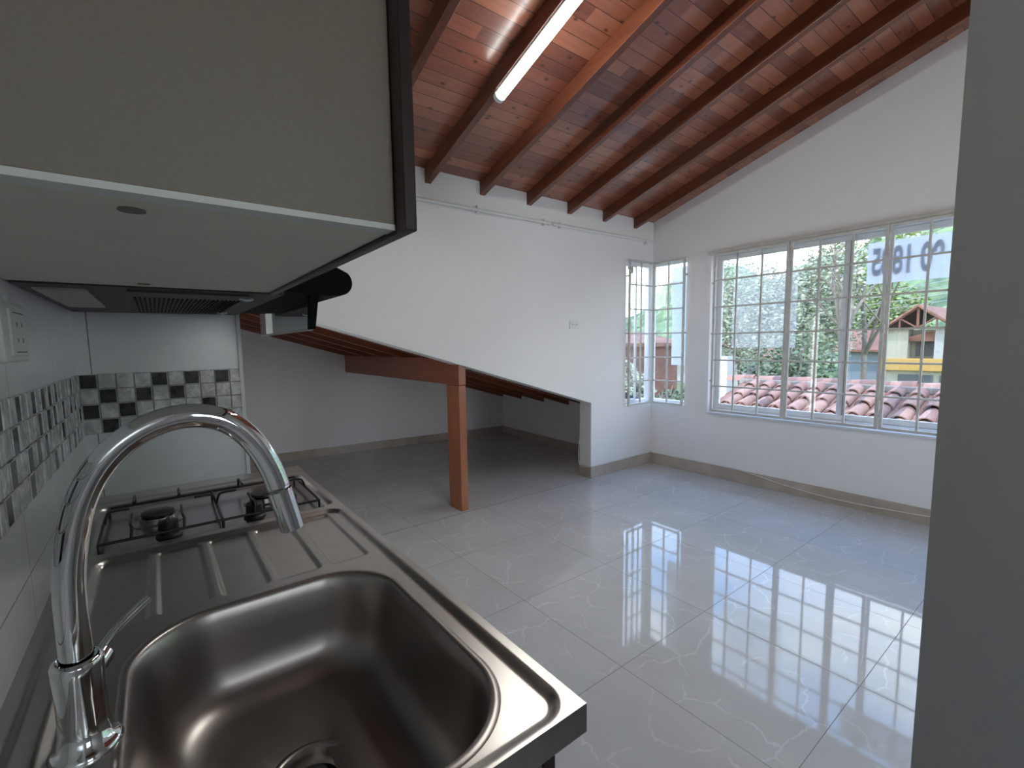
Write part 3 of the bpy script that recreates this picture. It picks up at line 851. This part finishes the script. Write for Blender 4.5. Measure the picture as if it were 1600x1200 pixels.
# ------------------------------------------------------------------ upper cabinet
ZB = 1.368
t = empty('upper_cabinet', (0, .66, ZB)); tag(t, 'taupe upper cabinet with pale underside coloured as lit from below and dark wenge door on the tiled wall', 'cabinet')
MB().box((XL+.002, .392, ZB+.0045), (.1775, .410, 2.02)).build('side_panel', M['cab_side'], t, bevel=.001)
MB().box((XL+.002, .937, ZB+.016), (.1775, .955, 2.02)).build('side_panel', M['cab_side'], t, bevel=.001)
MB().box((XL+.002, .3915, ZB-.0005), (.1775, .410, ZB+.0044)).build('edge_band', M['cab_edge'], t)
bp = MB().box((XL+.002, .4105, ZB), (.1775, .955, ZB+.016)).build('bottom_panel', M['cab_lit'], t, bevel=.001)
for yy in (.440, .915):
    MB().lathe([(.0085, 0.), (.0085, -.0012), (.0, -.0014)], (-.006, yy, ZB), n=20, cap=False).build('screw_cover', simple('screw_cover_grey', (.20, .18, .15), .5) if yy < .5 else bpy.data.materials['screw_cover_grey'], bp, smooth=.7)
MB().box((XL+.002, .41, ZB+.016), (XL+.014, .937, 2.02)).build('back_panel', M['cab_side'], t)
MB().box((XL+.002, .392, 2.02), (.1775, .955, 2.038)).build('top_panel', M['cab_side'], t)
MB().box((.178, .371, ZB-.004), (.1887, .954, 2.04)).build('door', M['wenge'], t, bevel=.0015)['label'] = 'dark wenge cabinet door'

# ------------------------------------------------------------------ range hood
HY0, HY1, HZ0 = .962, 1.50, 1.366
t = empty('range_hood', (.08, 1.24, HZ0)); tag(t, 'slim dark range hood with slatted underside and glass visor over the hob', 'range hood')
b = MB()
prf = [(XL+.004, HZ0+.012), (.215, HZ0+.012), (.215, HZ0+.048), (XL+.004, HZ0+.048)]
b.prism(prf, 'y', HY0, HY1+.115); hb = b.build('hood_body', M['hood_gray'], t, bevel=.003)
MB().box((XL+.004, HY0, HZ0), (.205, HY1+.11, HZ0+.0125)).build('bottom_plate', M['hood_gray'], t, bevel=.002)
# filter slats
fp = MB().box((-.03, HY0+.03, HZ0-.004), (.150, HY1+.02, HZ0+.001)).build('filter_panel', M['hood_gray'], t, bevel=.001)
b = MB()
for k in range(24):
    xx = -.022 + k*.0072
    b.bar((xx, HY0+.12, HZ0-.0045), (xx+.0, HY1-.02, HZ0-.0045), .0032, .003)
b.build('filter_slats', M['hood_black'], fp)
MB().box((-.145, HY0+.05, HZ0-.004), (-.082, HY1-.11, HZ0+.001)).build('lamp_cover', M['lamp_cover'], t, bevel=.002)['label'] = 'cream hood lamp cover'
for (xx, yy) in ((.150, 1.03), (.150, 1.44)):
    MB().tube([(xx-.012, yy-.004, HZ0-.004), (xx, yy, HZ0-.007), (xx+.012, yy+.006, HZ0-.004)], .003, n=8).build('filter_clip', M['alu'], t, smooth=True)
# rounded black front
fr = [(.205, HZ0+.008), (.285, HZ0+.003)] + [(.312+.026*math.sin(a_), HZ0+.031-.026*math.cos(a_)) for a_ in [PI*k/14 for k in range(12)]] + [(.296, HZ0+.066), (.205, HZ0+.052)]
MB().prism(fr, 'y', HY0+.004, HY1+.11).build('front_fascia', M['hood_black'], t, bevel=.002)
# visor glass with its near arm
v = MB().box((.258, 1.00, 1.304), (.2615, 1.55, HZ0+.004)).build('visor', M['visor'], t)
v['label'] = 'smoked glass visor'
MB().prism([(.252, 1.302), (.262, 1.302), (.272, 1.373), (.256, 1.373)], 'y', .975, .999).build('visor_arm', M['hood_black'], t, bevel=.001)
MB().box((.256, 1.0, 1.3005), (.2635, 1.55, 1.3045)).build('visor_rim', M['alu'], t)

# ------------------------------------------------------------------ outside
CAM = Vector((0, 0, 1.266))
# ground and hill
o = MB().box((4.6, -60, -3.4), (190, 150, -3.3)).build('ground_outside', M['grass'], loc=(0, 0, -3.3)); structure(o)
b = MB(); nx, ny = 60, 90
def hz(x, y):
    r = math.hypot(x, y); th = math.degrees(math.atan2(x, y))     # 90 = straight out of the window
    up = sstep((r-85)/80)
    k = 27 + (20*sstep((th-72)/14)) + 3*math.sin(th*.35) + 2*math.sin(th*.9+1)
    if th < 66: k -= 12*sstep((66-th)/16)
    return -4 + k*up
vs = []
for i in range(nx+1):
    row = []
    for j in range(ny+1):
        r = 80 + 95*i/nx; th = math.radians(20 + 120*j/ny)
        x, y = r*math.sin(th), r*math.cos(th)
        z = hz(x, y) + random.uniform(-1.1, 1.4)*sstep((r-85)/25)
        row.append(b.bm.verts.new((x, y, z)))
    vs.append(row)
for i in range(nx):
    for j in range(ny): b.face([vs[i][j], vs[i+1][j], vs[i+1][j+1], vs[i][j+1]])
hl = b.build('hillside', M['hill'], smooth=False, loc=(100, 40, 0)); tag(hl, kind='structure')

# neighbour's clay tile roof right under the window
ht = empty('neighbour_house', (6.6, 1.0, -3.3)); tag(ht, 'neighbouring house whose weathered clay tile roof lies just below the large window', 'house', kind='thing')
ang = math.atan(.29)
RX0, RX1, RY0, RY1 = 4.75, 7.0, -2.6, 3.34
def rz(x): return .66 + .29*(x - RX1)
b = MB()
tw, tl = .20, .34
nc = int((RY1-RY0)/tw); nr = int((RX1-RX0)/(tl*math.cos(ang)))+1
for c in range(nc):
    y = RY0 + (c+.5)*tw
    for r in range(nr):
        xa = RX1 - (r+1)*tl*math.cos(ang); xb = xa + (tl+.05)*math.cos(ang)
        jy = random.uniform(-.008, .008); jz = random.uniform(0, .008)
        for kind in (0, 1):
            # cover tile (arched up) and pan tile (arched down)
            n = 8; rings = []
            yy = y + jy + (tw/2 if kind else 0)
            for (xx, rad, lift) in ((xa, .082, .030), (xb, .068, .002)):
                ring = []
                for q in range(n+1):
                    a = PI*q/n
                    if kind == 0: ring.append((xx, yy + rad*math.cos(a), rz(xx)+lift+jz+rad*.85*math.sin(a)))
                    else: ring.append((xx, yy + rad*math.cos(a), rz(xx)+lift*.4+.035-rad*.55*math.sin(a)))
                rings.append(ring)
            if kind == 0:
                inner = [[(p[0], yy+(p[1]-yy)*.84, p[2]-.010) for p in rg] for rg in rings]
                b.loft(rings, close=False)
                b.loft([rings[0], inner[0]], close=False)
            else: b.loft(rings, close=False)
roof = b.build('tiled_roof', M['clay'], ht, smooth=.9)
b = MB(); y = RY0
while y < RY1:
    ringA = [(RX1+.01+.105*math.cos(PI*q/8), y, rz(RX1)+.02+.085*math.sin(PI*q/8)) for q in range(9)]
    ringB = [(RX1+.01+.092*math.cos(PI*q/8), y+.40, rz(RX1)+.005+.078*math.sin(PI*q/8)) for q in range(9)]
    b.loft([ringA, ringB], close=False); y += .36
b.build('ridge_tiles', M['clay'], ht, smooth=.9)
MB().box((RX1-.13, RY0, rz(RX1)-.03), (RX1+.10, RY1, rz(RX1)+.045)).build('ridge_mortar', M['mortar'], ht, bevel=.01)
b = MB(); b.prism([(RX0+.3, -3.3), (RX1+.1, -3.3), (RX1+.1, rz(RX1)-.03), (RX0+.3, rz(RX0+.3)-.03)], 'y', RY0+.1, RY1-.12)
b.build('house_wall', M['whitewash'], ht)

def gable_house(name, label, x0, x1, y0, y1, zbase, zeave, zridge, wall, roofm, over=.5, windows=(), parts=()):
    t = empty(name, ((x0+x1)/2, (y0+y1)/2, zbase)); tag(t, label, 'house', kind='thing')
    ym = (y0+y1)/2
    b = MB(); b.prism([(y0, zbase), (y1, zbase), (y1, zeave), (ym, zridge-.3), (y0, zeave)], 'x', x0, x1); b.build('house_wall', M[wall], t)
    s = (zridge-zeave)/((y1-y0)/2)
    b = MB()
    for sg in (-1, 1):
        ye_ = ym + sg*((y1-y0)/2+over); ze = zridge - s*((y1-y0)/2+over)
        b.prism([(ym, zridge), (ye_, ze), (ye_, ze+.22), (ym, zridge+.22)], 'x', x0-over*1.5, x1+over)
    b.build('house_roof', M[roofm], t)
    for (a, c, d, e) in windows:
        w = MB().box((x0-.06, a, c), (x0+.05, d, e)).build('house_window', M['darkwin'], t)
    return t
# cream and yellow house with the open truss gable
t = empty('gabled_house', (52, 9.9, -3.3)); tag(t, 'cream house with open red timber truss gable and yellow band, beyond the tile roof', 'house', kind='thing')
HX = 50
MB().box((HX+1.4, 5.6, -3.3), (HX+9, 12.0, 1.9)).build('house_wall', M['cream'], t)
MB().box((HX, 10.55, -.45), (HX+1.5, 12.0, 1.95)).build('pillar', M['cream'], t)
MB().box((HX, 5.6, -.45), (HX+1.5, 8.9, 1.95)).build('pillar', M['whitewash'], t)
MB().box((HX-.6, 5.4, -1.45), (HX+1.45, 12.25, -.45)).build('yellow_band', M['yellow'], t, bevel=.05)
MB().box((HX-.2, 5.6, -3.3), (HX+1.4, 11.95, -1.45)).build('lower_wall', M['cream'], t)
for a in (6.2, 8.8): MB().box((HX-.26, a, -3.1), (HX-.19, a+2.2, -1.75)).build('house_window', M['darkwin'], t)
MB().box((HX+1.33, 9.1, -.3), (HX+1.42, 10.3, .9)).build('house_window', M['darkwin'], t)
MB().prism([(8.85, .95), (10.6, .95), (10.6, 1.3), (9.0, 1.8)], 'x', HX+.2, HX+1.3).build('balcony_roof', M['redroof'], t)
s_ = (3.75-1.95)/2.3
b = MB()
for sg in (-1, 1):
    b.prism([(9.95, 3.75), (9.95+sg*2.5, 3.75-s_*2.5), (9.95+sg*2.5, 3.95-s_*2.5), (9.95, 3.95)], 'x', HX-.6, HX+9.3)
b.build('house_roof', M['redroof'], t)
b = MB()
b.bar((HX-.3, 7.6, 2.0), (HX-.3, 12.2, 2.0), .16, .14); b.bar((HX-.3, 9.95, 2.0), (HX-.3, 9.95, 3.7), .16, .14)
for sg in (-1, 1):
    b.bar((HX-.3, 9.95, 2.05), (HX-.3, 9.95+sg*1.15, 2.85), .14, .12); b.bar((HX-.3, 9.95+sg*1.15, 2.85), (HX-.3, 9.95+sg*1.15, 2.0), .12, .1)
    b.bar((HX-.3, 9.95, 3.72), (HX-.3, 9.95+sg*2.3, 1.95), .16, .14)
b.build('gable_truss', M['truss'], t)
# low house with pale blue wall, left of it
t = empty('low_house', (56, 15, -3.3)); tag(t, 'low pale blue house with red tile roof, left of the truss gable house', 'house', kind='thing')
MB().box((54, 12.7, -3.3), (60, 16.2, .1)).build('house_wall', M['bluewall'], t)
b = MB(); b.prism([(53.2, .0), (57, 2.0), (60.8, .0), (60.8, .2), (57, 2.2), (53.2, .2)], 'y', 12.65, 17.0); b.build('house_roof', M['redroof'], t)
gable_house('tiled_house', 'long pale house with clay roof seen behind the trees, left half of the large window', 46, 54, 19.0, 29.5, -3.3, -.6, .95, 'whitewash', 'redroof', .6, windows=((20.5, -2.2, 21.7, -1.2), (23.4, -2.2, 24.6, -1.2), (26.5, -2.2, 27.7, -1.2)))
gable_house('brick_house', 'red brick house seen through the back wall half of the corner window', 20.2, 26, 16.5, 22.5, -3.3, 1.05, 1.75, 'brick', 'redroof', .3, windows=((17.4, -1.5, 18.4, -.4),))
b = MB(); b.prism([(XL-.4, za(XL-.4, .165)), (4.35, za(4.35, .165)), (4.35, za(4.35, .20)), (XL-.4, za(XL-.4, .20))], 'y', YB+TB+.005, 5.95)
tag(b.build('sheet_roof', M['darkroof']), 'dark lean-to sheet roof seen low through the left half of the corner window', 'roof', kind='thing')
# white wall pier at the left edge of the big window view
t = MB().box((9.0, 4.62, -3.3), (9.25, 4.86, .95)).build('wall_pier', M['whitewash']); tag(t, 'white masonry pier standing beside the left end of the tile roof', 'pier', kind='thing')

# trees
def tree(name, label, x, y, h, rad, leaf, nleaf, ls, trunk=.16, bare=0., seed=1, crown=.55, z0=-3.3, kind_cat='tree'):
    rnd = random.Random(seed)
    t = empty(name, (x, y, z0)); tag(t, label, kind_cat, 'trees beyond the tile roof')
    b = MB(); tips = []
    def grow(p, d, L, r, lvl):
        segs = 3; pts = [p]; q = p
        for s in range(segs):
            d = (d + Vector((rnd.uniform(-.18, .18), rnd.uniform(-.18, .18), rnd.uniform(-.02, .16)))).normalized()
            q = q + d*L/segs; pts.append(q)
        b.tube(pts, [r*(1-.35*i/segs) for i in range(segs+1)], n=5 if lvl else 8, cap=False)
        if lvl >= 3: tips.append(q); return
        for k in range(3 if lvl else 5):
            nd = (d + Vector((rnd.uniform(-1, 1), rnd.uniform(-1, 1), rnd.uniform(-.1, .7)))*.85).normalized()
            grow(pts[-1 - (k % 2)], nd, L*rnd.uniform(.55, .75), r*.55, lvl+1)
    grow(Vector((x, y, z0)), Vector((0, 0, 1)), h*.42, trunk, 0)
    b.build('trunk', M['bark'], t, smooth=True)
    b = MB()
    for k in range(nleaf):
        if bare: c = rnd.choice(tips) + Vector([rnd.gauss(0, rad*.12) for _ in range(3)])
        else:
            u = Vector([rnd.gauss(0, 1) for _ in range(3)]).normalized()
            rr = rad*(rnd.random()**.35)*(1+.22*math.sin(3*u.x+seed)+.18*math.sin(4*u.y+2*seed))
            c = Vector((x, y, z0+h*(1-crown/2))) + Vector((u.x*rr, u.y*rr, u.z*h*crown/2*(rr/rad)))
        n = Vector([rnd.uniform(-1, 1) for _ in range(3)]).normalized(); xx, yy = b.frame(c, n)
        s = ls*rnd.uniform(.6, 1.3)
        b.face([b.bm.verts.new(c+xx*s), b.bm.verts.new(c+yy*s*.6), b.bm.verts.new(c-xx*s), b.bm.verts.new(c-yy*s*.6)])
    b.build('foliage', M[leaf], t)
    return t
tree('leafy_tree', 'large pale leafy tree filling the upper left of the large window', 31, 14.9, 9.8, 3.5, 'leaf_pale', 9500, .105, seed=3, crown=.75)
tree('leafy_tree', 'pale tree standing right of the largest leafy tree, behind the window middle', 34, 12.4, 10.5, 3.0, 'leaf_pale', 8000, .115, seed=5, crown=.75)
tree('bare_tree', 'nearly bare pale-barked tree beside the dark window mullion', 30, 9.0, 12.0, 3.0, 'leaf_pale', 900, .12, trunk=.20, bare=1., seed=11)
tree('bare_tree', 'thin bare tree with leaning pale trunk left of the truss gable house', 36, 10.0, 12.5, 3.2, 'leaf_green', 900, .14, trunk=.20, bare=1., seed=15)
tree('leafy_tree', 'bright green bushy tree just left of the truss gable', 67, 16.6, 10.0, 3.6, 'leaf_green', 3600, .26, seed=21, crown=.8)
tree('leafy_tree', 'dark rounded tree low behind the tile roof, left part of the window', 24, 9.3, 4.6, 1.7, 'leaf_dark', 2600, .11, seed=8, crown=.8)
tree('leafy_tree', 'far green tree on the slope, behind the brightest bush', 75, 24, 15, 5.5, 'leaf_green', 3200, .4, seed=31, crown=.8)
tree('leafy_tree', 'blue-grey leafy tree in front of the brick house, corner window', 14.5, 11.3, 3.9, 1.35, 'leaf_pale', 2400, .09, seed=41, crown=.8)
tree('leafy_tree', 'low dark bushy tree right of the brick house, corner window', 15.5, 9.9, 3.0, 1.0, 'leaf_dark', 1800, .08, seed=43, crown=.8)
for k, (ya, za_, yb, zb_) in enumerate(((17.5, 5.0, 2.0, 7.0), (17.5, 4.6, 2.0, 6.5), (17.5, 4.0, 2.0, 6.0), (17.5, 3.5, 2.0, 5.4))):
    pts = []
    for i in range(13):
        u = i/12; pts.append((50, ya+(yb-ya)*u, za_+(zb_-za_)*u - .5*math.sin(PI*u)))
    lab = ['topmost', 'second from the top', 'third from the top', 'lowest'][k]
    tag(MB().tube(pts, .028, n=5).build('power_line', M['wire'], smooth=True), f'pale overhead power line, {lab} of the four across the green hill', 'power line', 'overhead power lines')

# ------------------------------------------------------------------ light
W = bpy.data.worlds.new('sky'); bpy.context.scene.world = W; W.use_nodes = True
nt = W.node_tree; nt.nodes.clear(); h = N(nt)
vec = h.coord('Generated'); x, y, z = h.xyz(vec)
el = h.m('MAXIMUM', z, 0.)
pl = h.comb(h.m('DIVIDE', x, h.m('ADD', el, .25)), h.m('DIVIDE', y, h.m('ADD', el, .25)), 0.)
cn = h.noise(pl, 1.3, 6., .55, .3)[0]
cover = h.m('ADD', cn, h.m('MULTIPLY', h.m('SUBTRACT', .45, el), .35))
cl = h.ramp(cover, [(.42, 0.), (.60, 1.)])
blue = h.ramp(el, [(0., (.85, .95, 1.0)), (.2, (.42, .62, .92)), (.4, (.18, .33, .62)), (.9, (.10, .22, .5))])
col = h.mix(cl, blue, h.ramp(el, [(0., (1., 1., 1.)), (.35, (.62, .64, .66))]))
bg = h.n('ShaderNodeBackground'); h.put(bg.inputs[0], col)
bg.inputs[1].default_value = 6.0
wo = h.n('ShaderNodeOutputWorld'); nt.links.new(bg.outputs[0], wo.inputs[0])

sd = bpy.data.lights.new('sun', 'SUN'); sd.energy = 3.5; sd.angle = math.radians(4); sd.color = (1., .95, .88)
so = bpy.data.objects.new('sun', sd); link(so)
so.rotation_euler = Vector((.42, .22, -1.0)).to_track_quat('-Z', 'Y').to_euler()

# ------------------------------------------------------------------ camera
F_, CX_, CY_ = 720.65, 786.52, 609.93
yaw, pit, rol = .6439, .0998, -.0161
f = Vector((math.sin(yaw)*math.cos(pit), math.cos(yaw)*math.cos(pit), -math.sin(pit)))
rt = Vector((math.cos(yaw), -math.sin(yaw), 0)); up_ = rt.cross(f)
RT = rt*math.cos(rol) + up_*math.sin(rol); UP = -rt*math.sin(rol) + up_*math.cos(rol)
cd = bpy.data.cameras.new('camera'); co = bpy.data.objects.new('camera', cd); link(co)
m = Matrix((RT, UP, -f)).transposed().to_4x4(); m.translation = CAM
co.matrix_world = m
cd.sensor_fit = 'HORIZONTAL'; cd.sensor_width = 36; cd.lens = F_*36/1600
cd.shift_x = (800-CX_)/1600; cd.shift_y = (CY_-600)/1600
cd.clip_start = .02; cd.clip_end = 600
sc = bpy.context.scene; sc.camera = co
sc.view_settings.view_transform = 'Standard'; sc.view_settings.look = 'None'
sc.view_settings.exposure = .6; sc.view_settings.gamma = 1.; sc.view_settings.use_curve_mapping = False
cy_ = sc.cycles
cy_.use_denoising = True; cy_.max_bounces = 10; cy_.diffuse_bounces = 6; cy_.glossy_bounces = 6; cy_.transparent_max_bounces = 16
cy_.sample_clamp_indirect = 6.; cy_.caustics_reflective = False; cy_.caustics_refractive = False
